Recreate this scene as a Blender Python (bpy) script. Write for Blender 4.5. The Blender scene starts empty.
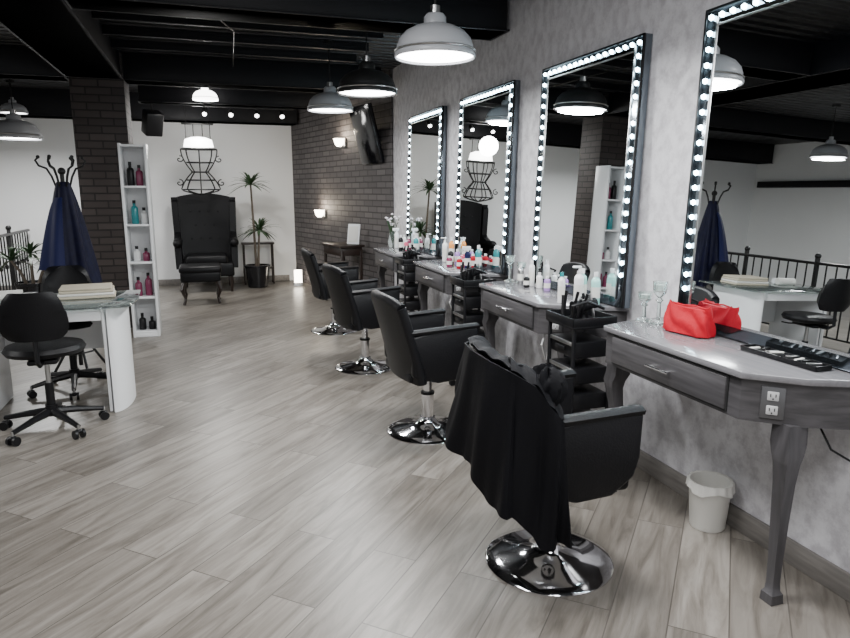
import bpy, bmesh, math, random
from mathutils import Vector, Matrix, Euler
random.seed(7)
sc=bpy.context.scene
pi=math.pi

# ---------------- materials ----------------
def newmat(name):
    m=bpy.data.materials.new(name); m.use_nodes=True
    return m, m.node_tree.nodes, m.node_tree.links, m.node_tree.nodes['Principled BSDF']
def setin(b,k,v):
    if k in b.inputs: b.inputs[k].default_value=v
def simple(name,col,rough=.5,metal=0,noise=0.0,nscale=20,bump=0,emis=0,emcol=None,coat=0,trans=0,alpha=1,sheen=0,spec=.5):
    m,n,l,b=newmat(name)
    c=(col[0],col[1],col[2],1)
    b.inputs['Base Color'].default_value=c
    setin(b,'Roughness',rough); setin(b,'Metallic',metal); setin(b,'Coat Weight',coat)
    setin(b,'Transmission Weight',trans); setin(b,'Alpha',alpha); setin(b,'Sheen Weight',sheen); setin(b,'Specular IOR Level',spec)
    if emis:
        setin(b,'Emission Color',(*(emcol or col),1)); setin(b,'Emission Strength',emis)
    if noise or bump:
        t=n.new('ShaderNodeTexCoord'); nz=n.new('ShaderNodeTexNoise')
        nz.inputs['Scale'].default_value=nscale; nz.inputs['Detail'].default_value=5
        l.new(t.outputs['Object'],nz.inputs['Vector'])
        if noise:
            mx=n.new('ShaderNodeMix'); mx.data_type='RGBA'
            mx.inputs[6].default_value=tuple(x*(1-noise) for x in col)+(1,)
            mx.inputs[7].default_value=tuple(min(1,x*(1+noise)) for x in col)+(1,)
            l.new(nz.outputs['Fac'],mx.inputs[0]); l.new(mx.outputs[2],b.inputs['Base Color'])
        if bump:
            bp=n.new('ShaderNodeBump'); bp.inputs['Strength'].default_value=bump; bp.inputs['Distance'].default_value=.01
            l.new(nz.outputs['Fac'],bp.inputs['Height']); l.new(bp.outputs['Normal'],b.inputs['Normal'])
    return m
def ramp(n,l,src,stops):
    r=n.new('ShaderNodeValToRGB')
    e=r.color_ramp.elements
    e[0].position=stops[0][0]; e[0].color=(*stops[0][1],1)
    e[1].position=stops[-1][0]; e[1].color=(*stops[-1][1],1)
    for p,c in stops[1:-1]:
        x=e.new(p); x.color=(*c,1)
    l.new(src,r.inputs['Fac']); return r

def mat_floor():
    m,n,l,b=newmat('wood_look_tile')
    t=n.new('ShaderNodeTexCoord'); mp=n.new('ShaderNodeMapping')
    mp.inputs['Rotation'].default_value=(0,0,-math.radians(47))
    l.new(t.outputs['Object'],mp.inputs['Vector'])
    br=n.new('ShaderNodeTexBrick')
    br.inputs['Scale'].default_value=1; br.inputs['Brick Width'].default_value=1.15; br.inputs['Row Height'].default_value=.19
    br.inputs['Mortar Size'].default_value=.0025; br.inputs['Mortar Smooth'].default_value=.1
    br.offset=.37; br.offset_frequency=2
    br.inputs['Color1'].default_value=(0,0,0,1); br.inputs['Color2'].default_value=(1,1,1,1); br.inputs['Mortar'].default_value=(.5,.5,.5,1)
    l.new(mp.outputs['Vector'],br.inputs['Vector'])
    mul=n.new('ShaderNodeVectorMath'); mul.operation='MULTIPLY'; mul.inputs[1].default_value=(1.3,11,1)
    l.new(mp.outputs['Vector'],mul.inputs[0])
    sc_=n.new('ShaderNodeVectorMath'); sc_.operation='SCALE'; sc_.inputs['Scale'].default_value=37
    l.new(br.outputs['Color'],sc_.inputs[0])
    add=n.new('ShaderNodeVectorMath'); add.operation='ADD'
    l.new(mul.outputs[0],add.inputs[0]); l.new(sc_.outputs[0],add.inputs[1])
    nz=n.new('ShaderNodeTexNoise'); nz.inputs['Scale'].default_value=1.6; nz.inputs['Detail'].default_value=9; nz.inputs['Roughness'].default_value=.62; nz.inputs['Distortion'].default_value=1.0
    l.new(add.outputs[0],nz.inputs['Vector'])
    r=ramp(n,l,nz.outputs['Fac'],[(.28,(.098,.086,.072)),(.45,(.180,.162,.140)),(.58,(.242,.222,.196)),(.75,(.300,.280,.250))])
    hs=n.new('ShaderNodeMix'); hs.data_type='RGBA'; hs.blend_type='MULTIPLY'; hs.inputs[0].default_value=1
    r2=ramp(n,l,br.outputs['Color'],[(0,(.66,.65,.64)),(1,(1.0,1.0,1.0))])
    l.new(r.outputs['Color'],hs.inputs[6]); l.new(r2.outputs['Color'],hs.inputs[7])
    mo=n.new('ShaderNodeMix'); mo.data_type='RGBA'; mo.inputs[7].default_value=(.08,.070,.060,1)
    l.new(br.outputs['Fac'],mo.inputs[0]); l.new(hs.outputs[2],mo.inputs[6])
    l.new(mo.outputs[2],b.inputs['Base Color'])
    b.inputs['Roughness'].default_value=.34
    bp=n.new('ShaderNodeBump'); bp.inputs['Strength'].default_value=.25; bp.inputs['Distance'].default_value=.004; bp.invert=True
    l.new(br.outputs['Fac'],bp.inputs['Height']); l.new(bp.outputs['Normal'],b.inputs['Normal'])
    return m
def mat_brick(name,c1,c2,mort,rough=.7):
    m,n,l,b=newmat(name)
    t=n.new('ShaderNodeTexCoord'); sp=n.new('ShaderNodeSeparateXYZ'); l.new(t.outputs['Object'],sp.inputs[0])
    ad=n.new('ShaderNodeMath'); ad.operation='ADD'; l.new(sp.outputs[0],ad.inputs[0]); l.new(sp.outputs[1],ad.inputs[1])
    cb=n.new('ShaderNodeCombineXYZ'); l.new(ad.outputs[0],cb.inputs[0]); l.new(sp.outputs[2],cb.inputs[1])
    br=n.new('ShaderNodeTexBrick'); br.inputs['Scale'].default_value=1
    br.inputs['Brick Width'].default_value=.24; br.inputs['Row Height'].default_value=.075; br.inputs['Mortar Size'].default_value=.008
    br.inputs['Mortar Smooth'].default_value=.3
    br.inputs['Color1'].default_value=(*c1,1); br.inputs['Color2'].default_value=(*c2,1); br.inputs['Mortar'].default_value=(*mort,1)
    l.new(cb.outputs[0],br.inputs['Vector']); l.new(br.outputs['Color'],b.inputs['Base Color'])
    bp=n.new('ShaderNodeBump'); bp.invert=True; bp.inputs['Strength'].default_value=.8; bp.inputs['Distance'].default_value=.01
    l.new(br.outputs['Fac'],bp.inputs['Height']); l.new(bp.outputs['Normal'],b.inputs['Normal'])
    b.inputs['Roughness'].default_value=rough
    return m
def mat_wallpaper():
    m,n,l,b=newmat('silver_damask_wallpaper')
    t=n.new('ShaderNodeTexCoord')
    dn=n.new('ShaderNodeTexNoise'); dn.inputs['Scale'].default_value=11; dn.inputs['Detail'].default_value=4
    l.new(t.outputs['Object'],dn.inputs['Vector'])
    sb=n.new('ShaderNodeVectorMath'); sb.operation='SUBTRACT'; sb.inputs[1].default_value=(.5,.5,.5); l.new(dn.outputs['Color'],sb.inputs[0])
    ss=n.new('ShaderNodeVectorMath'); ss.operation='SCALE'; ss.inputs['Scale'].default_value=.085; l.new(sb.outputs[0],ss.inputs[0])
    ad=n.new('ShaderNodeVectorMath'); ad.operation='ADD'; l.new(t.outputs['Object'],ad.inputs[0]); l.new(ss.outputs[0],ad.inputs[1])
    sp=n.new('ShaderNodeSeparateXYZ'); l.new(ad.outputs[0],sp.inputs[0])
    def M2(op,a,b_=None,c=None):
        k=n.new('ShaderNodeMath'); k.operation=op
        for i,v in enumerate((a,b_,c)):
            if v is None: continue
            if isinstance(v,(int,float)): k.inputs[i].default_value=v
            else: l.new(v,k.inputs[i])
        return k.outputs[0]
    cu=M2('COSINE',M2('MULTIPLY',sp.outputs[1],2*pi/.30)); cv=M2('COSINE',M2('MULTIPLY',sp.outputs[2],2*pi/.46))
    base=M2('ADD',cu,cv)
    cu3=M2('COSINE',M2('MULTIPLY',sp.outputs[1],6*pi/.30)); cv3=M2('COSINE',M2('MULTIPLY',sp.outputs[2],6*pi/.46))
    pet=M2('MULTIPLY',cu3,cv3)
    ring=M2('SINE',M2('MULTIPLY',base,3.4))
    pat=M2('MULTIPLY_ADD',pet,.6,ring)
    nz=n.new('ShaderNodeTexNoise'); nz.inputs['Scale'].default_value=13; nz.inputs['Detail'].default_value=10; nz.inputs['Roughness'].default_value=.75
    l.new(t.outputs['Object'],nz.inputs['Vector'])
    tot=M2('MULTIPLY_ADD',pat,.045,nz.outputs['Fac'])
    r=ramp(n,l,tot,[(.36,(.46,.445,.47)),(.46,(.54,.53,.555)),(.54,(.62,.612,.635)),(.68,(.68,.675,.70))])
    l.new(r.outputs['Color'],b.inputs['Base Color'])
    r2=ramp(n,l,tot,[(.45,(.6,.6,.6)),(.6,(.40,.40,.40))])
    l.new(r2.outputs['Color'],b.inputs['Roughness'])
    return m
def mat_grain(name,c1,c2,rough,sv=(2,30,30),coat=0,metal=0):
    m,n,l,b=newmat(name)
    t=n.new('ShaderNodeTexCoord'); mp=n.new('ShaderNodeMapping'); mp.inputs['Scale'].default_value=sv
    l.new(t.outputs['Object'],mp.inputs['Vector'])
    nz=n.new('ShaderNodeTexNoise'); nz.inputs['Scale'].default_value=1.5; nz.inputs['Detail'].default_value=7; nz.inputs['Distortion'].default_value=.3
    l.new(mp.outputs['Vector'],nz.inputs['Vector'])
    r=ramp(n,l,nz.outputs['Fac'],[(.3,c1),(.7,c2)])
    l.new(r.outputs['Color'],b.inputs['Base Color']); b.inputs['Roughness'].default_value=rough; setin(b,'Coat Weight',coat); setin(b,'Metallic',metal)
    return m
def mat_deck():
    m,n,l,b=newmat('black_steel_deck')
    t=n.new('ShaderNodeTexCoord'); w=n.new('ShaderNodeTexWave'); w.bands_direction='Y'; w.inputs['Scale'].default_value=2.2
    l.new(t.outputs['Object'],w.inputs['Vector'])
    bp=n.new('ShaderNodeBump'); bp.inputs['Strength'].default_value=1; bp.inputs['Distance'].default_value=.06
    l.new(w.outputs['Fac'],bp.inputs['Height']); l.new(bp.outputs['Normal'],b.inputs['Normal'])
    b.inputs['Base Color'].default_value=(.009,.009,.011,1); b.inputs['Roughness'].default_value=.4
    return m

M={}
M['floor']=mat_floor()
M['brick']=mat_brick('dark_brick',(.070,.063,.064),(.110,.098,.098),(.03,.027,.027))
M['brickp']=mat_brick('pillar_brick',(.040,.031,.029),(.066,.052,.048),(.018,.015,.014))
M['paper']=mat_wallpaper()
M['white']=simple('white_wall_paint',(.80,.81,.81),.7,noise=.03,nscale=3)
M['deck']=mat_deck()
M['beam']=simple('black_beam_paint',(.008,.008,.010),.5,noise=.2,nscale=4,spec=.25)
M['tbody']=mat_grain('grey_wood_laminate',(.038,.036,.038),(.078,.074,.078),.38,(8,2.2,40))
M['tleg']=mat_grain('grey_wood_leg',(.038,.036,.038),(.070,.066,.070),.38,(30,30,3))
M['ttop']=mat_grain('grey_tabletop_laminate',(.165,.162,.170),(.215,.21,.222),.16,(40,1.2,30),.3,.15)
M['base']=mat_grain('baseboard_tile',(.13,.12,.11),(.22,.205,.19),.4,(30,3,30))
M['leather']=simple('black_leatherette',(.0050,.0050,.006),.42,bump=.12,nscale=150,spec=.22)
M['fabric']=simple('black_cape_fabric',(.0030,.0030,.0042),.7,bump=.15,nscale=60,spec=.14)
M['plastic']=simple('black_plastic',(.006,.006,.007),.35,spec=.3)
M['chrome']=simple('chrome',(.75,.75,.77),.08,1)
M['steel']=simple('brushed_steel',(.5,.5,.5),.3,1)
M['mirror']=simple('mirror_glass',(.86,.89,.90),.0,1)
M['frame']=simple('dark_mirror_frame',(.16,.185,.21),.10,.95)
M['led']=simple('led_bulb',(1,1,1),.3,emis=36,emcol=(.66,.90,1.0))
M['pend']=simple('pendant_enamel',(.42,.43,.45),.3)
M['pendd']=simple('pendant_dark',(.02,.02,.02),.4)
M['diff']=simple('lamp_diffuser',(1,1,1),.3,emis=16,emcol=(1,1,1))
M['diffs']=simple('small_lamp_glass',(1,1,1),.3,emis=9,emcol=(1,.98,.95))
M['warm']=simple('sconce_glass',(1,1,1),.3,emis=14,emcol=(1,.9,.74))
M['whitep']=simple('white_lacquer',(.80,.81,.82),.25)
M['offw']=simple('offwhite_plastic',(.70,.69,.65),.4)
M['glass']=simple('clear_glass',(.85,.95,.92),.03,trans=.95)
M['red']=simple('coral_red_fabric',(.36,.003,.014),.65,bump=.3,nscale=40,noise=.2,spec=.2)
M['navy']=simple('navy_satin_cape',(.0045,.005,.020),.55,noise=.7,nscale=30,spec=.15)
M['blue']=simple('dark_blue_fabric',(.006,.009,.05),.6,spec=.2)
M['green']=simple('leaf_green',(.025,.06,.02),.5,noise=.3,nscale=8)
M['trunk']=simple('plant_trunk',(.10,.08,.06),.8,noise=.3)
M['pot']=simple('black_ceramic',(.01,.01,.012),.2)
M['soil']=simple('soil',(.03,.02,.015),.9)
M['iron']=simple('black_iron',(.008,.008,.008),.4,.3)
M['towel']=simple('beige_towel',(.50,.45,.35),.8,bump=.2,nscale=80)
M['teal']=simple('teal_bottle',(.02,.24,.26),.25)
M['pink']=simple('pink_bottle',(.55,.10,.17),.25)
M['mag']=simple('magenta_bottle',(.20,.03,.08),.25)
M['wbot']=simple('white_bottle',(.78,.78,.78),.25)
M['aqua']=simple('aqua_bottle',(.35,.68,.62),.2)
M['orange']=simple('orange_bottle',(.75,.3,.08),.25)
M['lilac']=simple('lilac_bottle',(.35,.2,.5),.25)
M['outlet']=simple('outlet_plate',(.13,.13,.135),.3,.5)
M['outin']=simple('outlet_insert',(.50,.50,.50),.3)
M['slot']=simple('outlet_slot',(.02,.02,.02),.5)
M['wood']=simple('dark_wood',(.02,.012,.009),.35)
M['flower']=simple('flower_petals',(.75,.7,.72),.6)
M['screen']=simple('tv_screen',(.006,.006,.008),.12)

# ---------------- builder ----------------
class B:
    def __init__(s,name): s.name=name; s.bm=bmesh.new(); s.mats=[]
    def mi(s,m):
        m=M[m]
        if m not in s.mats: s.mats.append(m)
        return s.mats.index(m)
    def merge(s,tb,m,mat=None,smooth=True):
        i=s.mi(m)
        if mat is not None: tb.transform(mat)
        bmesh.ops.recalc_face_normals(tb,faces=tb.faces)
        for f in tb.faces: f.material_index=i; f.smooth=smooth
        for e in tb.edges:
            if len(e.link_faces)==2 and e.calc_face_angle(0)>math.radians(38): e.smooth=False
        me=bpy.data.meshes.new('tmp'); tb.to_mesh(me); tb.free()
        s.bm.from_mesh(me); bpy.data.meshes.remove(me)
    def box(s,c,size,m,bev=.004,rot=(0,0,0),seg=2):
        tb=bmesh.new(); bmesh.ops.create_cube(tb,size=1)
        for v in tb.verts: v.co=Vector((v.co.x*size[0],v.co.y*size[1],v.co.z*size[2]))
        if bev>0:
            bv=min(bev,min(size)*.48)
            bmesh.ops.bevel(tb,geom=tb.edges[:],offset=bv,segments=seg,profile=.5,affect='EDGES')
        s.merge(tb,m,Matrix.Translation(c)@Euler(rot).to_matrix().to_4x4())
    def lathe(s,prof,c,m,seg=32,rot=(0,0,0),sx=1,sy=1):
        tb=bmesh.new(); rings=[]
        for r,z in prof:
            if r<1e-5: rings.append([tb.verts.new((0,0,z))])
            else: rings.append([tb.verts.new((r*sx*math.cos(2*pi*k/seg),r*sy*math.sin(2*pi*k/seg),z)) for k in range(seg)])
        for a,b_ in zip(rings,rings[1:]):
            for k in range(seg):
                k2=(k+1)%seg
                if len(a)==1 and len(b_)==1: continue
                if len(a)==1: tb.faces.new((a[0],b_[k],b_[k2]))
                elif len(b_)==1: tb.faces.new((a[k],a[k2],b_[0]))
                else: tb.faces.new((a[k],a[k2],b_[k2],b_[k]))
        s.merge(tb,m,Matrix.Translation(c)@Euler(rot).to_matrix().to_4x4())
    def cyl(s,p1,p2,r1,m,r2=None,seg=16):
        p1=Vector(p1);p2=Vector(p2); d=p2-p1; L=d.length
        r2=r1 if r2 is None else r2
        tb=bmesh.new(); bmesh.ops.create_cone(tb,cap_ends=True,segments=seg,radius1=r1,radius2=r2,depth=L)
        q=Vector((0,0,1)).rotation_difference(d.normalized())
        s.merge(tb,m,Matrix.Translation((p1+p2)/2)@q.to_matrix().to_4x4())
    def sph(s,c,r,m,scale=(1,1,1),sub=2):
        tb=bmesh.new(); bmesh.ops.create_icosphere(tb,subdivisions=sub,radius=r)
        s.merge(tb,m,Matrix.Translation(c)@Matrix.Diagonal((*scale,1)))
    def tube(s,pts,r,m,seg=8,rs=None):
        pts=[Vector(p) for p in pts]; tb=bmesh.new(); rings=[]
        n0=None
        for i,p in enumerate(pts):
            t=(pts[min(i+1,len(pts)-1)]-pts[max(i-1,0)]).normalized()
            if n0 is None:
                n0=t.orthogonal().normalized()
            else:
                n0=(n0-t*n0.dot(t))
                n0=n0.normalized() if n0.length>1e-6 else t.orthogonal().normalized()
            bb=t.cross(n0); rr=rs[i] if rs else r
            rings.append([tb.verts.new(p+n0*rr*math.cos(2*pi*k/seg)+bb*rr*math.sin(2*pi*k/seg)) for k in range(seg)])
        for a,b_ in zip(rings,rings[1:]):
            for k in range(seg):
                k2=(k+1)%seg; tb.faces.new((a[k],a[k2],b_[k2],b_[k]))
        tb.faces.new(rings[0][::-1]); tb.faces.new(rings[-1])
        s.merge(tb,m)
    def prism(s,poly,z0,z1,m,bev=0,mat=None):
        tb=bmesh.new()
        a=[tb.verts.new((x,y,z0)) for x,y in poly]; b_=[tb.verts.new((x,y,z1)) for x,y in poly]
        tb.faces.new(a[::-1]); tb.faces.new(b_)
        n=len(poly)
        for k in range(n): tb.faces.new((a[k],a[(k+1)%n],b_[(k+1)%n],b_[k]))
        if bev: bmesh.ops.bevel(tb,geom=tb.edges[:],offset=bev,segments=3,profile=.5,affect='EDGES')
        s.merge(tb,m,mat)
    def loft(s,secs,m,mat=None):
        tb=bmesh.new(); rings=[]
        for cx,cy,z,hx,hy in secs:
            rings.append([tb.verts.new((cx+sx*hx,cy+sy*hy,z)) for sx,sy in((-1,-1),(1,-1),(1,1),(-1,1))])
        for a,b_ in zip(rings,rings[1:]):
            for k in range(4): tb.faces.new((a[k],a[(k+1)%4],b_[(k+1)%4],b_[k]))
        tb.faces.new(rings[0]); tb.faces.new(rings[-1])
        s.merge(tb,m,mat)
    def sheet(s,fn,nu,nv,th,m,mat=None):
        tb=bmesh.new()
        P=[[Vector(fn(i/nu,j/nv)) for j in range(nv+1)] for i in range(nu+1)]
        def nrm(i,j):
            a=P[min(i+1,nu)][j]-P[max(i-1,0)][j]; c=P[i][min(j+1,nv)]-P[i][max(j-1,0)]
            q=a.cross(c); return q.normalized() if q.length>1e-9 else Vector((0,0,1))
        N=[[nrm(i,j) for j in range(nv+1)] for i in range(nu+1)]
        A=[[tb.verts.new(P[i][j]+N[i][j]*th/2) for j in range(nv+1)] for i in range(nu+1)]
        C=[[tb.verts.new(P[i][j]-N[i][j]*th/2) for j in range(nv+1)] for i in range(nu+1)]
        for i in range(nu):
            for j in range(nv):
                tb.faces.new((A[i][j],A[i+1][j],A[i+1][j+1],A[i][j+1]))
                tb.faces.new((C[i][j],C[i][j+1],C[i+1][j+1],C[i+1][j]))
        for i in range(nu):
            tb.faces.new((A[i][0],C[i][0],C[i+1][0],A[i+1][0])); tb.faces.new((A[i][nv],A[i+1][nv],C[i+1][nv],C[i][nv]))
        for j in range(nv):
            tb.faces.new((A[0][j],A[0][j+1],C[0][j+1],C[0][j])); tb.faces.new((A[nu][j],C[nu][j],C[nu][j+1],A[nu][j+1]))
        s.merge(tb,m,mat)
    def done(s,loc=(0,0,0),rz=0,sub=0):
        me=bpy.data.meshes.new(s.name); s.bm.to_mesh(me); s.bm.free()
        for m in s.mats: me.materials.append(m)
        o=bpy.data.objects.new(s.name,me); sc.collection.objects.link(o)
        o.location=loc; o.rotation_euler=(0,0,rz)
        return o
def clone(o,loc,rz=0):
    n=bpy.data.objects.new(o.name.split('.')[0],o.data); sc.collection.objects.link(n)
    n.location=loc; n.rotation_euler=(0,0,rz); return n

WX=2.125; CZ=2.82; YB=10.95; XL=-6.5; YF=-2.5
# ---------------- room ----------------
def room(name,c,size,m,rz=0):
    b=B(name); b.box((0,0,0),size,m,bev=0); return b.done(c,rz)
room('floor',((XL+3.2)/2,(YF+11.5)/2,-.05),(9.7+.2,14,.1),'floor')
room('ceiling',((XL+3.2)/2,(YF+11.5)/2,CZ+.05),(9.9,14,.1),'deck')
room('wall_right',(WX+.075,(YF+7.7)/2,CZ/2),(.15,7.7-YF,CZ),'paper')
room('wall_back',((XL+1.45)/2,YB+.075,CZ/2),(1.45-XL,.15,CZ),'white')
room('wall_left',(XL-.075,(YF+11)/2,CZ/2),(.15,11-YF+.1,CZ),'white')
p0=Vector((WX-.02,7.7)); p1=Vector((1.35,YB)); d=p1-p0; ang=math.atan2(d.y,d.x)
nrm=Vector((d.y,-d.x)).normalized()
if nrm.x<0: nrm=-nrm
mid=(p0+p1)/2+nrm*.075
room('wall_brick',(mid.x,mid.y,CZ/2),(d.length+.02,.15,CZ),'brick',ang)
def onbrick(Y,off=0):
    t=(Y-p0.y)/d.y; p=p0+d*t-nrm*off; return p.x,p.y
b=B('baseboard_right'); b.box((WX-.008,(YF+7.7)/2,.05),(.016,7.7-YF,.1),'base',bev=.003); b.done()
b=B('baseboard_back'); b.box(((XL+1.27)/2,YB-.008,.05),(1.2-XL,.016,.1),'base',bev=.003); b.done()
b=B('trim_left'); b.box((XL+.04,5,2.05),(.08,11.6,.12),'beam'); b.done()
b=B('brick_pillar'); b.box((0,0,CZ/2),(.5,.5,CZ),'brickp',bev=.003); b.done((-.97,7.87,0))
def beam(x0,x1,y0,y1,z0,z1=CZ,nm='ceiling_beam'):
    b=B(nm); h=z1-z0; 
    b.box(((x0+x1)/2,(y0+y1)/2,(z0+z1)/2),(x1-x0,y1-y0,h),'beam',bev=.006)
    b.box(((x0+x1)/2,(y0+y1)/2,z0+.006),(x1-x0+.03,y1-y0+.03,.012),'beam',bev=.003)
    return b.done()
beam(-1.24,-.74,YF+.5,7.6,2.56)
beam(-.72,2.1,4.55,4.85,2.56)
beam(-.72,1.98,7.65,7.95,2.56)
beam(-.72,1.6,9.3,9.5,2.55)
beam(XL+.02,-1.26,7.65,7.95,2.56)
beam(XL+.02,1.40,10.55,10.92,2.46)
for Y in (5.35,5.9,6.45,7.0,8.5,8.9,10.0):
    b=B('ceiling_joist'); b.box((.4,Y,CZ-.07),(2.3,.05,.012),'beam'); b.box((.4,Y,CZ-.03),(2.3,.01,.08),'beam'); b.done()
b=B('ceiling_conduit')
b.tube([(.0,5.0,CZ-.10),(.3,5.9,CZ-.10),(.35,7.5,CZ-.10)],.005,'iron'); b.tube([(.0,5.0,CZ-.10),(-.6,5.3,CZ-.10)],.005,'iron')
b.box((.15,5.4,CZ-.07),(.12,.12,.10),'beam'); b.box((.15,5.4,CZ-.01),(.02,.02,.04),'steel'); b.done()
# track spotlights on the rear beam
b=B('track_spotlights')
b.box((0,0,-.012),(1.3,.03,.02),'iron')
for k in range(4):
    x=-.5+k*.33
    b.cyl((x,0,-.02),(x,0,-.07),.006,'iron',seg=8); b.cyl((x,.03,-.06),(x,-.06,-.12),.028,'iron',.034); b.cyl((x,-.0605,-.1205),(x,-.063,-.1225),.028,'diffs')
b.done((.55,9.4,2.548))

# ---------------- vanity tables ----------------
def vanity(name):
    f=1.715-WX; c=1.865-WX; W=-.002; L=.84
    top=[(W,-.265),(c,-.145),(f,0),(f,L),(c,L+.06),(W,L+.10)]
    def inset(k): 
        return [(W,-.265+k),(c+k*.6,-.145+k),(f+k,k*.5),(f+k,L-k*.5),(c+k*.6,L+.06-k),(W,L+.10-k)]
    b=B(name)
    b.prism(top,.815,.84,'ttop',bev=.004)
    b.prism(inset(.015),.665,.815,'tbody')
    fx=f+.015
    b.box((fx-.004,L/2,.742),(.016,.70,.118),'tbody',bev=.003)
    b.box((fx+.001,L/2,.742),(.012,.712,.130),'slot',bev=0)
    hy=L/2
    b.cyl((fx-.035,hy-.07,.742),(fx-.035,hy+.07,.742),.006,'chrome')
    for s_ in(-.05,.05): b.cyl((fx-.035,hy+s_,.742),(fx-.01,hy+s_,.742),.005,'chrome')
    p=Vector((f+.015,.008)); q=Vector((c+.009,-.13)); md=(p+q)/2; dd=q-p; a=math.atan2(dd.y,dd.x)
    nn=Vector((dd.y,-dd.x)).normalized(); 
    if nn.x>0: nn=-nn
    def lp(t,o,z): v=md+dd.normalized()*t+nn*o; return (v.x,v.y,z)
    b.box(lp(0,.003,.74),(.074,.008,.112),'outlet',bev=.002,rot=(0,0,a))
    for zz in(.715,.765):
        b.box(lp(0,.009,zz),(.036,.006,.032),'outin',bev=.003,rot=(0,0,a))
        for t in(-.008,.008): b.box(lp(t,.0125,zz+.003),(.003,.002,.011),'slot',bev=0,rot=(0,0,a))
        b.box(lp(0,.0125,zz-.009),(.005,.002,.005),'slot',bev=0,rot=(0,0,a))
    def leg(x,y,ox,oy):
        S=[(.67,0,.038),(.60,.004,.040),(.565,.016,.036),(.53,.016,.030),(.45,.006,.025),(.3,-.004,.021),(.15,.0,.017),(.07,.006,.016),(.045,.010,.018),(.035,.012,.025),(.0,.012,.027)]
        b.loft([(x+ox*o,y+oy*o,z,h,h) for z,o,h in S],'tleg')
    leg(1.865-WX,-.085,-1,-1); leg(1.82-WX,L+.01,-1,.6)
    return b
Y0=[1.745,3.235,4.73,6.21]
tb0=vanity('styling_vanity_table').done((WX-.002,Y0[0],0))
for y in Y0[1:]: clone(tb0,(WX-.002,y,0))

# ---------------- mirrors (leaning slightly, bottom edge out on the table) ----------------
def led_mirror(name,w,z0,z1):
    b=B(name); fw=.075
    b.box((-.02,0,(z0+z1)/2),(.04,w,z1-z0),'frame',bev=.004)
    b.box((-.0415,0,(z0+z1)/2-.0),(.005,w-2*fw,z1-z0-2*fw+.05),'mirror',bev=0)
    for s_ in(-1,1):
        b.box((-.045,s_*(w/2-.006),(z0+z1)/2),(.012,.012,z1-z0),'plastic',bev=.002)
        b.box((-.044,s_*(w/2-fw+.003),(z0+z1)/2),(.010,.008,z1-z0-fw),'steel',bev=.002)
    b.box((-.045,0,z1-.006),(.012,w,.012),'plastic',bev=.002)
    b.box((-.044,0,z1-fw+.003),(.010,w-2*fw,.008),'steel',bev=.002)
    n=int((z1-z0-.1)/.064)
    for k in range(n):
        z=z1-fw/2-k*.064
        for s_ in(-1,1): b.sph((-.048,s_*(w/2-fw/2),z),.0125,'led',sub=1)
    n=int((w-fw)/.064)
    for k in range(1,n+1):
        y=-(w-fw)/2+k*(w-fw)/(n+1)
        b.sph((-.048,y,z1-fw/2),.0125,'led',sub=1)
    return b
TL=.028
MY=[(1.44,2.50),(2.92,3.94),(4.35,5.41),(5.83,6.89)]
mo=led_mirror('led_vanity_mirror',1.04,.845,2.205).done((WX-.002-2.205*TL,sum(MY[0])/2,0)); mo.rotation_euler=(0,TL,0)
for a,c in MY[1:]:
    o=clone(mo,(WX-.002-2.205*TL,(a+c)/2,0)); o.rotation_euler=(0,TL,0)

# ---------------- styling chair ----------------
def styling_chair(name):
    b=B(name)
    b.lathe([(0,.0),(.25,0),(.252,.006),(.245,.012),(.20,.024),(.13,.036),(.07,.052),(.05,.075),(.046,.09),(.0,.09)],(0,0,0),'chrome',seg=56)
    b.cyl((0,0,.08),(0,0,.24),.036,'chrome'); b.cyl((0,0,.22),(0,0,.36),.026,'chrome'); b.cyl((0,0,.235),(0,0,.25),.042,'plastic')
    b.tube([(0,.03,.2),(.04,.12,.19),(.08,.19,.20),(.10,.22,.23)],.007,'chrome')
    b.box((0,0,.365),(.28,.26,.02),'steel'); 
    b.box((.0,0,.405),(.40,.46,.06),'leather',bev=.02)
    b.box((.01,0,.455),(.40,.43,.10),'leather',bev=.045,seg=4)
    R=Matrix.Rotation(pi/2,4,'X')
    poly=[(-.19,.42),(-.04,.375),(.10,.385),(.185,.45),(.205,.52),(.21,.69),(.0,.68),(-.20,.66)]
    for s_ in(-1,1):
        b.prism(poly,-.028,.028,'leather',bev=.016,mat=Matrix.Translation((0,s_*.248,0))@R)
        b.sheet(lambda u,v:(-.20+u*.408,s_*(.248)+(v-.5)*.064,.672+.018*u+.01*math.sin(pi*v)),8,4,.018,'leather')
    def back(u,v):
        y=(u-.5)*.53; z=.38+v*.470
        x=-.135-.115*v**1.2-.045*(1-(2*u-1)**2)
        y*= (1-.08*v)
        z-= .035*(abs(2*u-1)**3)*v
        return (x,y,z)
    b.sheet(back,14,10,.058,'leather')
    b.tube([Vector(back(i/14,1)) for i in range(15)],.029,'leather',seg=10)
    b.tube([Vector(back(0,i/10)) for i in range(11)],.029,'leather',seg=10)
    b.tube([Vector(back(1,i/10)) for i in range(11)],.029,'leather',seg=10)
    return b
ch=styling_chair('salon_styling_chair').done((1.22,2.14,0),-.04)
clone(ch,(1.22,3.68,0),.05); clone(ch,(1.19,5.25,0),.12); clone(ch,(1.22,6.80,0),.0)

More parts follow.
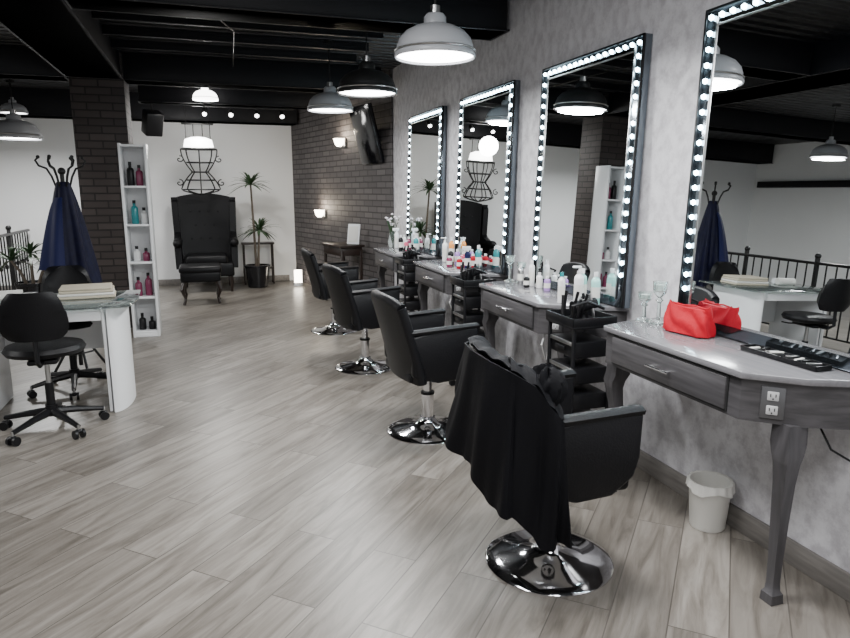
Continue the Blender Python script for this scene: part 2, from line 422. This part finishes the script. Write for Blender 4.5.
# cape draped on nearest chair
b=B('draped_salon_cape')
path=[(-.255,.235,.862),(-.31,.125,.883),(-.332,0,.890),(-.32,-.13,.883),(-.29,-.24,.870),(-.225,-.295,.83),(-.165,-.305,.745),(-.125,-.302,.70)]
botz=[.62,.53,.47,.42,.38,.30,.24,.29]
def interp(arr,u):
    x=u*(len(arr)-1); i=min(int(x),len(arr)-2); t=x-i
    a=arr[i]; c=arr[i+1]
    if isinstance(a,tuple): return [a[k]*(1-t)+c[k]*t for k in range(len(a))]
    return a*(1-t)+c*t
def drape(u,v):
    x,y,z=interp(path,u); bz=interp(botz,u)
    dx,dy=x+.1,y; L=math.hypot(dx,dy); dx/=L; dy/=L
    fold=math.sin(u*30+2.5*v)*.017*v**.6+math.sin(u*13+2-2*v)*.022*v+.006*math.sin(u*70+v*6)*v
    out=.012+.03*math.sin(min(1,v)*pi*.5)*(1 if u<.6 else .6)+.02*v*(1 if u<.6 else 0)
    zz=z+(bz-z)*v+.02*math.sin(u*23)*v
    return (x+dx*(out+fold)+.02*v*u,y+dy*(out+fold)*.8-.005-.02*v*u,zz)
b.sheet(drape,110,26,.006,'fabric')
def flap(u,v):
    x,y,z=interp(path[:5],u)
    return (x+.0+.11*v,y*(1-.06*v),z+.010+.018*math.sin(v*pi*.8)-.10*v*v+.005*math.sin(u*30+4*v))
b.sheet(flap,50,10,.007,'fabric')
def flap2(u,v):
    x,y,z=interp(path[4:],u)
    return (x+.03*v,y+.10*v-.008,z+.03*math.sin(v*pi)+.006*math.sin(u*20+v*5))
b.sheet(flap2,24,8,.007,'fabric')
def knot(u,v):
    th=u*2*pi; ph=v*pi
    r=.050*(1+.22*math.sin(5*th+3*v)+.12*math.sin(9*th+5*ph))
    return (-.16+r*math.sin(ph)*math.cos(th)*1.2,-.245+r*math.sin(ph)*math.sin(th),.80+r*math.cos(ph)*1.3)
b.sheet(knot,40,16,.004,'fabric')
b.done((1.22,2.14,0),-.04)

# ---------------- task chairs ----------------
def task_chair(name):
    b=B(name)
    for k in range(5):
        a=2*pi*k/5+.3; c,s_=math.cos(a),math.sin(a)
        b.tube([(c*.03,s_*.03,.115),(c*.15,s_*.15,.10),(c*.29,s_*.29,.075)],.02,'plastic',rs=[.026,.02,.014])
        b.cyl((c*.29,s_*.29,.045),(c*.29,s_*.29,.085),.008,'steel')
        for w in(-1,1):
            px,py=c*.29-s_*w*.014,s_*.29+c*w*.014
            qx,qy=c*.29-s_*w*.030,s_*.29+c*w*.030
            b.cyl((px,py,.027),(qx,qy,.027),.027,'plastic',seg=18)
        b.sph((c*.29,s_*.29,.045),.022,'plastic',(1,1,.7))
    b.cyl((0,0,.09),(0,0,.16),.035,'plastic'); b.cyl((0,0,.15),(0,0,.30),.025,'plastic'); b.cyl((0,0,.29),(0,0,.44),.015,'steel')
    b.box((0,-.02,.455),(.16,.24,.03),'plastic',bev=.01)
    b.lathe([(0,-.035),(.15,-.035),(.21,-.02),(.225,.005),(.21,.03),(.14,.042),(0,.038)],(0,0,.51),'leather',seg=40,sy=.95)
    b.tube([(0,-.1,.455),(0,-.21,.455),(0,-.265,.49),(0,-.255,.66)],.014,'plastic')
    b.tube([(.08,0,.46),(.2,.02,.46),(.26,.03,.47)],.006,'plastic')
    def back(u,v):
        w=.18*(1-.22*v)* (1-.30*abs(2*v-1)**4)
        return ((u-.5)*2*w,-.215-.03*v-.04*(1-(2*u-1)**2),.615+v*.28-.02*abs(2*u-1)**3*(1 if v>.5 else -1))
    b.sheet(back,14,12,.045,'leather')
    return b
tc=task_chair('rolling_task_chair').done((-.98,4.42,0),.05)
clone(tc,(-1.0,5.30,0),pi+.15)

# ---------------- manicure desk ----------------
b=B('manicure_desk')
def column(x,sgn):
    def f(u,v):
        th=-pi*.5+u*pi
        return (x+sgn*(.02+.09*math.cos(th)),4.94+.30*math.sin(th),.002+v*.698)
    b.sheet(f,24,4,.02,'whitep')
    b.box((x,4.94,.35),(.02,.58,.69),'whitep')
column(-.68,1); column(-1.40,-1)
b.box((-1.04,5.18,.50),(.70,.02,.34),'whitep')
b.box((-1.04,4.90,.665),(.70,.56,.07),'whitep')
b.prism([(-1.60,4.60),(-1.55,4.56),(-.56,4.56),(-.50,4.60),(-.48,4.9),(-.50,5.30),(-1.60,5.30)],.715,.727,'glass',bev=.003)
for x in(-1.42,-.70):
    for y in(4.75,5.1): b.cyl((x,y,.698),(x,y,.717),.015,'chrome')
b.done()
b=B('folded_towel_stack')
for k in range(4): b.box((random.uniform(-.005,.005),0,.010+k*.019),(.36-.012*k,.24,.019),'towel' if k!=1 else 'offw',bev=.008,seg=3)
b.done((-.82,5.05,.728),.1)
b=B('rolled_white_towel'); b.cyl((-.09,0,.035),(.09,0,.035),.034,'offw'); b.cyl((-.08,.07,.03),(.08,.07,.03),.030,'whitep'); b.done((-1.30,5.02,.728),.15)

# ---------------- display shelf ----------------
b=B('white_display_shelf')
w,dp,h=.25,.30,1.90
for s_ in(-1,1): b.box((s_*(w/2-.011),0,h/2),(.022,dp,h),'whitep',bev=.003)
b.box((0,dp/2-.005,h/2),(w,.01,h),'whitep',bev=0)
for z in(.05,.40,.75,1.12,1.49,1.88): b.box((0,0,z),(w-.04,dp-.01,.02),'whitep',bev=.002)
b.box((0,-.005,.02),(w-.02,dp-.02,.04),'whitep')
for z,cs in((.06,[(-.04,'plastic',.14),(.05,'plastic',.10)]),(.41,[(-.05,'mag',.16),(.045,'mag',.2)]),(.76,[(-.04,'wbot',.12),(.045,'mag',.10)]),(1.13,[(-.03,'teal',.2),(.055,'wbot',.13)]),(1.50,[(-.04,'plastic',.2),(.04,'mag',.17)])):
    for dx,cn,hh in cs:
        b.lathe([(0,0),(.030,0),(.033,.01),(.033,hh*.75),(.026,hh*.84),(.014,hh*.88),(.014,hh)],(dx,-.04,z),cn,seg=20)
        b.cyl((dx,-.04,z+hh),(dx,-.04,z+hh+.03),.015,'plastic')
b.done((-.645,7.22,0))

# ---------------- coat stand with capes ----------------
b=B('coat_stand_with_capes')
b.cyl((0,0,.05),(0,0,1.58),.016,'iron')
for k in range(4):
    a=k*pi/2+.4; c,s_=math.cos(a),math.sin(a)
    b.tube([(0,0,.22),(c*.09,s_*.09,.20),(c*.16,s_*.16,.08),(c*.20,s_*.20,.015),(c*.22,s_*.22,.025)],.011,'iron')
for k in range(6):
    a=k*pi/3+.2; c,s_=math.cos(a),math.sin(a)
    b.tube([(0,0,1.46),(c*.05,s_*.05,1.49),(c*.07,s_*.07,1.56),(c*.10,s_*.10,1.62),(c*.15,s_*.15,1.64),(c*.17,s_*.17,1.68),(c*.15,s_*.15,1.70)],.008,'iron')
    b.sph((c*.15,s_*.15,1.705),.014,'iron')
b.sph((0,0,1.60),.03,'iron')
def cape(u,v):
    th=u*2*pi
    r=.04+.155*v**.75+(.028*math.sin(7*th+2*v)+.014*math.sin(13*th))*v
    return (r*math.cos(th),r*math.sin(th)*.85,1.52-.90*v+.04*math.sin(3*th)*v)
b.sheet(cape,90,20,.006,'navy')
def cape2(u,v):
    th=-2.6+u*1.0
    r=.065+.155*v**.7+.018*math.sin(9*th)*v
    return (r*math.cos(th),r*math.sin(th)*.9-.01,1.40-.55*v)
b.sheet(cape2,40,12,.006,'blue')
b.done((-1.05,5.86,0))

# ---------------- railing ----------------
b=B('iron_balustrade_railing')
X=-2.45; ya,yb=.5,10.85
b.box((X,(ya+yb)/2,.90),(.045,yb-ya,.035),'iron',bev=.012)
b.box((X,(ya+yb)/2,.10),(.03,yb-ya,.02),'iron')
y=ya; k=0
while y<yb:
    b.cyl((X,y,.10),(X,y,.89),.009,'iron',seg=8)
    if k%2==0: b.sph((X,y,.5),.026,'iron',(1,1,1.6),1)
    if k%8==0:
        b.box((X,y,.48),(.04,.04,.96),'iron'); b.sph((X,y,.98),.035,'iron')
    y+=.13;k+=1
b.done()
def potplant(name,loc,potr,poth,stems,leaf,nl=26):
    b=B(name)
    b.lathe([(0,0),(potr*.72,0),(potr*.78,.01),(potr,poth*.92),(potr*1.06,poth*.93),(potr*1.06,poth),(potr*.92,poth),(potr*.9,poth*.93),(0,poth*.93)],(0,0,0),'pot',seg=28)
    b.lathe([(0,poth*.935),(potr*.9,poth*.935)],(0,0,0),'soil')
    for (dx,dy,h) in stems:
        if h>.1: b.tube([(dx*.3,dy*.3,poth*.9),(dx*.6,dy*.6,poth+h*.5),(dx,dy,poth+h)],.016,'trunk',rs=[.02,.017,.013])
        for k in range(nl):
            a=random.uniform(0,2*pi); el=random.uniform(-.1,1.3); L=leaf*random.uniform(.75,1.1)
            dv=Vector((math.cos(a)*math.cos(el),math.sin(a)*math.cos(el),math.sin(el)))
            sd=Vector((-math.sin(a),math.cos(a),0)); base=Vector((dx,dy,poth+h))
            def lf(u,v,dv=dv,sd=sd,base=base,L=L):
                wd=.019*math.sin(pi*(.12+.88*u)) 
                return base+dv*L*u-Vector((0,0,1))*L*.4*u*u+sd*(v-.5)*2*wd
            b.sheet(lf,7,2,.002,'green')
    return b.done(loc)
potplant('potted_dracaena',(.69,10.38,0),.19,.34,[(-.04,.0,1.20),(.06,.05,.52)],.36,40)
potplant('potted_palm',(-1.95,8.6,0),.18,.42,[(0,0,.32),(.15,.1,.2),(-.2,.0,.25)],.33,24)

# ---------------- wingback armchair + ottoman ----------------
b=B('wingback_armchair')
b.box((0,0,.33),(.74,.66,.20),'leather',bev=.03,seg=3); b.box((0,-.04,.47),(.58,.58,.14),'leather',bev=.05,seg=4)
def wb(u,v):
    w=.36*(1+.06*v)
    return ((u-.5)*2*w,.30+.10*v+.03*(1-(2*u-1)**2),.40+.96*v+.05*(1-(2*u-1)**2)*v)
b.sheet(wb,14,12,.13,'leather')
for s_ in(-1,1):
    def wing(u,v):
        dpt=(.55 if v<.36 else .55-.35*min(1,(v-.36)/.12)) ; dpt=dpt if v<.93 else dpt*.8
        return (s_*(.385+.03*v),.36+.08*v-u*dpt,.34+v*1.02)
    b.sheet(wing,10,28,.09,'leather')
    b.cyl((s_*.39,-.20,.71),(s_*.40,.3,.71),.065,'leather',seg=20)
    b.sph((s_*.39,-.20,.71),.065,'leather')
    b.tube([(s_*.31,-.27,.25),(s_*.33,-.30,.14),(s_*.32,-.29,.0)],.03,'wood',rs=[.035,.028,.018])
    b.tube([(s_*.31,.27,.25),(s_*.32,.32,.12),(s_*.32,.36,.0)],.03,'wood',rs=[.03,.025,.018])
for r_ in range(3):
    for k in range(4-r_%2): b.sph((-.2+k*.13+(r_%2)*.065,.27+.03*r_,.75+.2*r_),.012,'plastic',sub=1)
b.done((-.03,10.30,0))
b=B('upholstered_ottoman')
b.box((0,0,.36),(.50,.44,.14),'leather',bev=.03,seg=3); b.box((0,0,.45),(.53,.46,.10),'leather',bev=.045,seg=4)
for sx in(-1,1):
    for sy in(-1,1):
        b.tube([(sx*.20,sy*.17,.31),(sx*.235,sy*.205,.20),(sx*.20,sy*.175,.08),(sx*.22,sy*.19,0)],.02,'wood',rs=[.035,.03,.016,.02])
b.done((-.12,9.15,0))
b=B('black_side_table')
b.box((0,0,.64),(.50,.22,.03),'wood'); b.box((0,0,.25),(.46,.20,.02),'wood')
for sx in(-1,1):
    for sy in(-1,1): b.cyl((sx*.22,sy*.09,0),(sx*.22,sy*.09,.63),.014,'wood',seg=10)
b.done((.74,10.78,0))

# wrought-iron hourglass chandelier
b=B('wrought_iron_chandelier')
for k in range(8):
    a=k*pi/4; c,s_=math.cos(a),math.sin(a); pts=[]
    for i in range(25):
        t=i/24; z=1.40+.62*t
        r=.10+.17*abs(math.cos(pi*t*1.0))**.9 if t<.5 else .10+.14*abs(math.cos(pi*t))**.9
        if t<.12: r=.26*math.sin(t/.12*pi/2)*.95+.01
        pts.append((c*r,s_*r*.6,z))
    b.tube(pts,.009,'iron',seg=6)
for z,r in((1.47,.25),(1.60,.19),(1.71,.115),(1.84,.17),(2.02,.235)):
    b.tube([(r*math.cos(2*pi*i/28),r*.6*math.sin(2*pi*i/28),z) for i in range(29)],.010,'iron',seg=6)
for sx in(-1,1):
    for z,q in((1.56,.28),(1.88,.26)):
        b.tube([(sx*(q-.06*math.sin(i*.5)*(1-i/16)),-.05,z+.05*math.cos(i*.5)*(1-i/16)) for i in range(15)],.008,'iron',seg=6)
b.lathe([(.12,0),(.20,0),(.18,.10),(.10,.13),(0,.14)],(0,0,2.05),'diffs',seg=28,sy=.6)
b.lathe([(0,.0),(.20,0)],(0,0,2.051),'diffs',seg=28,sy=.6)
for sx in(-.16,-.06,.06,.16): b.cyl((sx,0,2.14),(sx,0,2.36),.006,'iron',seg=6)
b.box((0,0,2.36),(.42,.05,.02),'iron'); 
for sx in(-.15,.15): b.cyl((sx,0,2.36),(sx,0,CZ),.006,'iron',seg=6)
b.done((-.05,9.98,0))

b=B('ceiling_speaker')
b.box((0,0,0),(.22,.2,.30),'plastic',bev=.02,rot=(.4,0,.4)); b.cyl((0,0,.1),(0,0,CZ-2.32),.012,'iron')
b.done((-.60,9.6,2.32))

# ---------------- pendants ----------------
def pendant(name,rimz,R=.21,dome='pend',lit='diff',top=CZ):
    b=B(name); k=R/.21
    P=[(.205,.003),(.212,0),(.216,.012),(.212,.026),(.205,.034),(.203,.060),(.190,.095),(.158,.130),(.110,.155),(.068,.165),(.060,.170),(.058,.205),(.045,.220),(.0,.225)]
    b.lathe([(r*k,z*k) for r,z in P],(0,0,0),dome,seg=48)
    b.lathe([(.213*k,.030*k),(.2165*k,.036*k),(.207*k,.042*k)],(0,0,0),'steel',seg=48)
    b.lathe([(0,.006*k),(.12*k,.008*k),(.205*k,.014*k)],(0,0,0),lit,seg=40)
    b.cyl((0,0,.21*k),(0,0,.26*k),.026*k,'steel'); b.cyl((0,0,.24*k),(0,0,top-rimz-.02),.006,'iron',seg=8)
    b.cyl((0,0,top-rimz-.03),(0,0,top-rimz-.001),.05,'iron')
    return b
pend=[(1.20,3.5,2.14,.21,'pend'),(1.18,4.98,2.15,.215,'pendd'),(1.17,6.45,2.19,.21,'pend'),(1.20,2.0,2.14,.21,'pend')]
for x,y,z,R,dm in pend: pendant('dome_pendant_lamp',z,R,dm).done((x,y,z))
pendant('dome_pendant_lamp',2.56,.15,'diffs','diffs').done((.07,9.0,2.56))
pendant('dome_pendant_lamp',2.06,.28,'pend').done((-2.12,9.3,2.06))
pendant('dome_pendant_lamp',2.42,.16,'pend','diffs').done((-2.26,9.95,2.42))
pendant('dome_pendant_lamp',2.17,.21,'pend').done((-3.4,4.3,2.17))
pendant('dome_pendant_lamp',2.17,.21,'pend').done((-3.4,6.6,2.17))

def sconce(x,y,z):
    b=B('wall_sconce')
    b.box((0,0,0),(.03,.09,.12),'steel')
    b.lathe([(.03,-.05),(.055,-.02),(.075,.05),(.07,.05),(0,.03)],(-.075,0,0),'warm',seg=24)
    b.tube([(0,0,-.03),(-.05,0,-.05),(-.075,0,-.045)],.008,'steel')
    b.done((x,y,z),ang-pi/2)
x,y=onbrick(8.95,.02); sconce(x,y,2.08)
x,y=onbrick(9.68,.02); sconce(x,y,1.13)
b=B('floor_uplight'); b.lathe([(0,0),(.06,0),(.06,.24),(.05,.24),(0,.22)],(0,0,0),'warm'); b.lathe([(.062,.0),(.07,.0),(.07,.05),(.062,.05)],(0,0,0),'whitep'); b.done((1.30,10.35,0))
x,y=onbrick(8.15,.16)
b=B('wall_television')
b.box((0,0,0),(.55,.05,.70),'screen',bev=.008,rot=(.25,0,0)); b.box((0,-.022,.0),(.50,.02,.64),'screen',bev=.002,rot=(.25,0,0))
b.box((0,.09,0),(.12,.10,.12),'iron')
b.done((x+.06,y,2.12),ang+pi)
x,y=onbrick(8.6,.24)
b=B('black_console_table')
b.box((0,0,.76),(.62,.34,.03),'wood'); b.box((0,0,.69),(.56,.30,.10),'wood')
for sx in(-1,1):
    for sy in(-1,1): b.box((sx*.27,sy*.13,.35),(.035,.035,.70),'wood')
b.done((x,y,0),ang)
b=B('leaning_white_frame'); b.box((0,0,.13),(.17,.02,.26),'whitep',rot=(-.2,0,0)); b.box((0,-.012,.13),(.13,.01,.2),'offw',rot=(-.2,0,0)); b.done((x+.12,y-.15,.776),-.7)

# ---------------- bottles & small things ----------------
def bottle(name,x,y,z,r,h,m,cap='wbot',kind=0):
    b=B(name)
    b.lathe([(0,0),(r*.92,0),(r,.006),(r,h*.70),(r*.9,h*.77),(r*.42,h*.84),(r*.4,h*.88)],(0,0,0),m,seg=24)
    if kind==0: b.lathe([(r*.5,h*.86),(r*.5,h),(0,h)],(0,0,0),cap,seg=20)
    elif kind==1:
        b.cyl((0,0,h*.86),(0,0,h*.92),r*.5,cap); b.cyl((0,0,h*.9),(0,0,h*1.02),.005,cap); b.box((-.015,0,h*1.03),(.05,.018,.012),cap)
    else:
        b.cyl((0,0,h*.86),(0,0,h*.95),r*.5,cap); b.box((-.01,0,h*1.0),(.07,.02,.03),cap); b.tube([(-.02,0,h*.98),(-.03,0,h*.9),(-.022,0,h*.86)],.004,cap)
    b.lathe([(r*1.01,h*.22),(r*1.01,h*.55)],(0,0,0),'offw' if m!='offw' else 'teal',seg=24)
    return b.done((x,y,z))
TZ=.8415
bottle('shampoo_bottle',1.90,3.12,TZ,.026,.20,'wbot','wbot',1)
bottle('shampoo_bottle',1.95,3.17,TZ,.026,.19,'aqua','wbot',0)
bottle('shampoo_bottle',1.98,3.08,TZ,.025,.18,'aqua','wbot',0)
bottle('hairspray_can',1.84,3.20,TZ,.020,.17,'wbot','teal',0)
for k,(xx,yy,m,h) in enumerate([(1.99,3.85,'wbot',.17),(1.95,3.93,'steel',.13),(1.99,3.74,'wbot',.10),(1.93,3.80,'plastic',.08),(1.98,3.62,'lilac',.09)]):
    bottle('styling_product_bottle',xx,yy,TZ,.020,h,m,'wbot',0)
for (xx,yy,m,h,kd) in [(1.97,4.70,'teal',.20,0),(1.92,4.80,'blue',.17,2),(1.99,4.86,'red',.12,0),(1.90,4.92,'red',.09,0),(1.97,5.02,'pink',.12,0),(1.99,5.35,'orange',.22,0),(1.97,5.46,'wbot',.20,1),(1.91,5.15,'plastic',.14,0),(1.98,5.18,'lilac',.13,0),(1.86,5.05,'mag',.09,0)]:
    bottle('styling_product_bottle',xx,yy,TZ,.024,h,m,'wbot',kd)
for (xx,yy,m,h,kd) in [(1.95,6.25,'teal',.18,0),(1.99,6.35,'wbot',.18,1),(1.9,6.42,'pink',.12,0),(1.98,6.60,'mag',.14,0),(1.99,6.8,'wbot',.15,0),(1.95,6.95,'wbot',.2,2),(1.90,6.62,'plastic',.16,0)]:
    bottle('styling_product_bottle',xx,yy,TZ,.025,h,m,'wbot',kd)
b=B('flower_vase'); b.lathe([(0,0),(.04,0),(.05,.06),(.03,.14),(.035,.17)],(0,0,0),'glass')
for k in range(14):
    a=random.uniform(0,2*pi); r=random.uniform(.02,.1); zz=random.uniform(.24,.36)
    b.tube([(0,0,.05),(math.cos(a)*r*.4,math.sin(a)*r*.4,.18),(math.cos(a)*r,math.sin(a)*r,zz)],.003,'green',seg=5)
    b.sph((math.cos(a)*r,math.sin(a)*r,zz),.018,'flower',(1,1,.7),1)
b.done((1.93,7.06,TZ))
def candle(x,y,h):
    b=B('crystal_candle_holder'); b.lathe([(0,0),(.04,0),(.036,.01),(.01,.02),(.008,h*.5),(.018,h*.56),(.008,h*.62),(.03,h*.75),(.034,h),(.028,h),(.026,h*.8),(0,h*.76)],(0,0,0),'glass',seg=20)
    b.cyl((0,0,h*.77),(0,0,h*.93),.02,'wbot'); b.done((x,y,TZ))
candle(1.97,2.53,.20); candle(1.95,2.61,.14); candle(1.94,4.07,.18); candle(1.99,4.0,.14)

def pouch(loc,rz,L=.24,W=.10,H=.115):
    b=B('red_cosmetic_pouch')
    def f(u,v):
        th=u*2*pi; c,s_=math.cos(th),math.sin(th)
        w=math.copysign(abs(c)**.55,c); q=math.copysign(abs(s_)**.65,s_)
        taper=1-.55*v**1.6
        return (w*L/2*(1-.10*v*v)+.005*math.sin(8*th+5*v),q*W/2*taper+.005*math.sin(6*th+9*v),.004+v*H+.010*math.sin(2*th+1)*v+.004*math.sin(7*th)*v)
    b.sheet(f,70,16,.005,'red')
    b.box((0,0,H-.006),(L*.86,W*.38,.014),'red',bev=.006); b.box((0,0,.008),(L*.86,W*.80,.01),'red')
    b.tube([(-L*.41,0,H+.004),(-L*.1,0,H+.010),(L*.15,0,H+.003),(L*.41,0,H+.006)],.004,'red'); b.tube([(L*.4,0,H+.008),(L*.46,-.02,H),(L*.47,-.03,H-.03)],.004,'red')
    b.done(loc,rz)
pouch((1.965,2.32,TZ),pi/2+.1)
b=B('black_tool_tray')
b.box((0,0,.004),(.07,.34,.006),'plastic'); 
for s_ in(-1,1): b.box((s_*.035,0,.010),(.006,.34,.018),'plastic',bev=.002); b.box((0,s_*.17,.010),(.07,.006,.018),'plastic',bev=.002)
# combs, clips and rolled strips piled in the tray
for k in range(9):
    y=-.13+k*.032
    b.box((random.uniform(-.012,.012),y,.016+.004*(k%2)),(.05,.012,.006),['steel','plastic','offw'][k%3],bev=.002,rot=(0,0,random.uniform(-.5,.5)))
b.done((1.985,1.83,TZ))

def trolley(name):
    b=B(name)
    for sx in(-1,1):
        for sy in(-1,1):
            b.box((sx*.105,sy*.12,.42),(.018,.018,.72),'plastic')
            b.cyl((sx*.105,sy*.12-.01,.025),(sx*.105,sy*.12+.01,.025),.025,'plastic'); b.cyl((sx*.105,sy*.12,.03),(sx*.105,sy*.12,.07),.008,'steel')
    for k in range(5):
        z=.13+k*.135
        b.box((0,0,z),(.20,.24,.085),'plastic',bev=.01); b.box((-.105,0,z+.032),(.012,.22,.02),'steel',bev=.004)
        b.box((-.112,0,z),(.01,.09,.02),'plastic')
    b.box((0,0,.79),(.25,.28,.02),'plastic',bev=.008)
    for s_ in(-1,1): b.box((s_*.12,0,.815),(.01,.28,.045),'plastic',bev=.004); b.box((0,s_*.135,.815),(.25,.01,.045),'plastic',bev=.004)
    for k in range(9):
        x=random.uniform(-.08,.08); y=random.uniform(-.09,.09)
        b.cyl((x,y,.80),(x+random.uniform(-.03,.03),y+random.uniform(-.03,.03),.90+random.uniform(0,.06)),.008,random.choice(['plastic','steel','plastic','plastic']),seg=8)
    b.tube([(-.10,-.10,.82),(-.12,-.12,.90),(-.05,-.14,.92),(.05,-.13,.88)],.008,'plastic')
    b.cyl((-.06,-.02,.87),(.07,-.02,.89),.035,'plastic',.028); b.cyl((-.02,-.02,.87),(-.03,-.02,.81),.016,'plastic')
    return b
tr=trolley('black_salon_trolley').done((1.79,2.91,0)); clone(tr,(1.80,4.40,0)); clone(tr,(1.80,5.90,0))

b=B('white_waste_bin')
b.lathe([(0,0),(.070,0),(.074,.006),(.088,.200),(.092,.205),(.092,.215),(.085,.215),(.083,.200),(.070,.012),(0,.012)],(0,0,0),'offw',seg=36)
def liner(u,v):
    th=u*2*pi; r=.092+.003*math.sin(14*th)+.005*v
    return (r*math.cos(th),r*math.sin(th),.217-.04*v-.010*v*math.sin(4*th))
b.sheet(liner,70,4,.002,'offw')
b.done((2.02,2.17,0))
for y in (3.30,4.8):
    b=B('white_power_cable'); b.tube([(1.78,y-.04,.66),(1.75,y-.06,.60),(1.80,y-.02,.50),(1.86,y+.08,.46),(1.90,y+.12,.58),(1.92,y+.1,.66)],.005,'wbot',seg=6); b.done()
b=B('black_power_cable'); b.tube([(1.95,1.62,.66),(1.94,1.56,.60),(1.97,1.48,.57),(2.02,1.45,.60),(2.08,1.52,.60),(2.10,1.56,.66)],.004,'plastic',seg=6); b.done()

# ---------------- lights ----------------
def area(name,loc,size,power,col=(1,1,1),rot=(0,0,0),sy=None,shape='RECTANGLE'):
    L=bpy.data.lights.new(name,'AREA'); L.energy=power; L.color=col; L.shape=shape; L.size=size
    if shape=='RECTANGLE': L.size_y=sy or size
    o=bpy.data.objects.new(name,L); sc.collection.objects.link(o); o.location=loc; o.rotation_euler=rot; return o
for i,(x,y,z,R,_) in enumerate(pend): area('pendant_light',(x,y,z-.01),R*1.7,34,(.99,1,1),shape='DISK')
area('pendant_light',(.07,9.0,2.5),.3,32,(1,.98,.95),shape='DISK')
for p in [(-2.12,9.3,2.04),(-3.4,4.3,2.15),(-3.4,6.6,2.15)]: area('pendant_light',p,.36,50,(1,1,.99),shape='DISK')
area('overhead_fill_light',(.6,.3,CZ-.02),1.2,85,(.99,.99,1),sy=1.2)  # added ambient fill, out of view overhead; no real fixture here
area('overhead_fill_light',(-.1,2.2,CZ-.02),.6,50,(.99,.99,1),sy=1.0)  # second added fill, unseen above the room just ahead of the camera
for (Y,z) in((8.95,2.16),(9.68,1.22)):
    x,y=onbrick(Y,.14); L=bpy.data.lights.new('sconce_light','POINT'); L.energy=8; L.color=(1,.85,.65); L.shadow_soft_size=.04
    o=bpy.data.objects.new('sconce_light',L); sc.collection.objects.link(o); o.location=(x,y,z)
L=bpy.data.lights.new('chandelier_light','POINT'); L.energy=20; L.shadow_soft_size=.15; L.color=(1,.98,.95)
o=bpy.data.objects.new('chandelier_light',L); sc.collection.objects.link(o); o.location=(-.05,9.7,2.25)
w=bpy.data.worlds.new('world'); sc.world=w; w.use_nodes=True
w.node_tree.nodes['Background'].inputs[0].default_value=(.98,.99,1,1); w.node_tree.nodes['Background'].inputs[1].default_value=.85

# ---------------- camera ----------------
f=660; psi=math.atan(.327); p=math.atan(128/660)
F=Vector((math.sin(psi)*math.cos(p),math.cos(psi)*math.cos(p),-math.sin(p)))
R=Vector((math.cos(psi),-math.sin(psi),0)); U=R.cross(F)
cam=bpy.data.cameras.new('camera'); co=bpy.data.objects.new('camera',cam); sc.collection.objects.link(co)
cam.sensor_width=36; cam.sensor_fit='HORIZONTAL'; cam.lens=f/850*36; cam.clip_start=.05
mt=Matrix((R,U,-F)).transposed().to_4x4(); mt.translation=(0,0,1.45); co.matrix_world=mt
sc.camera=co
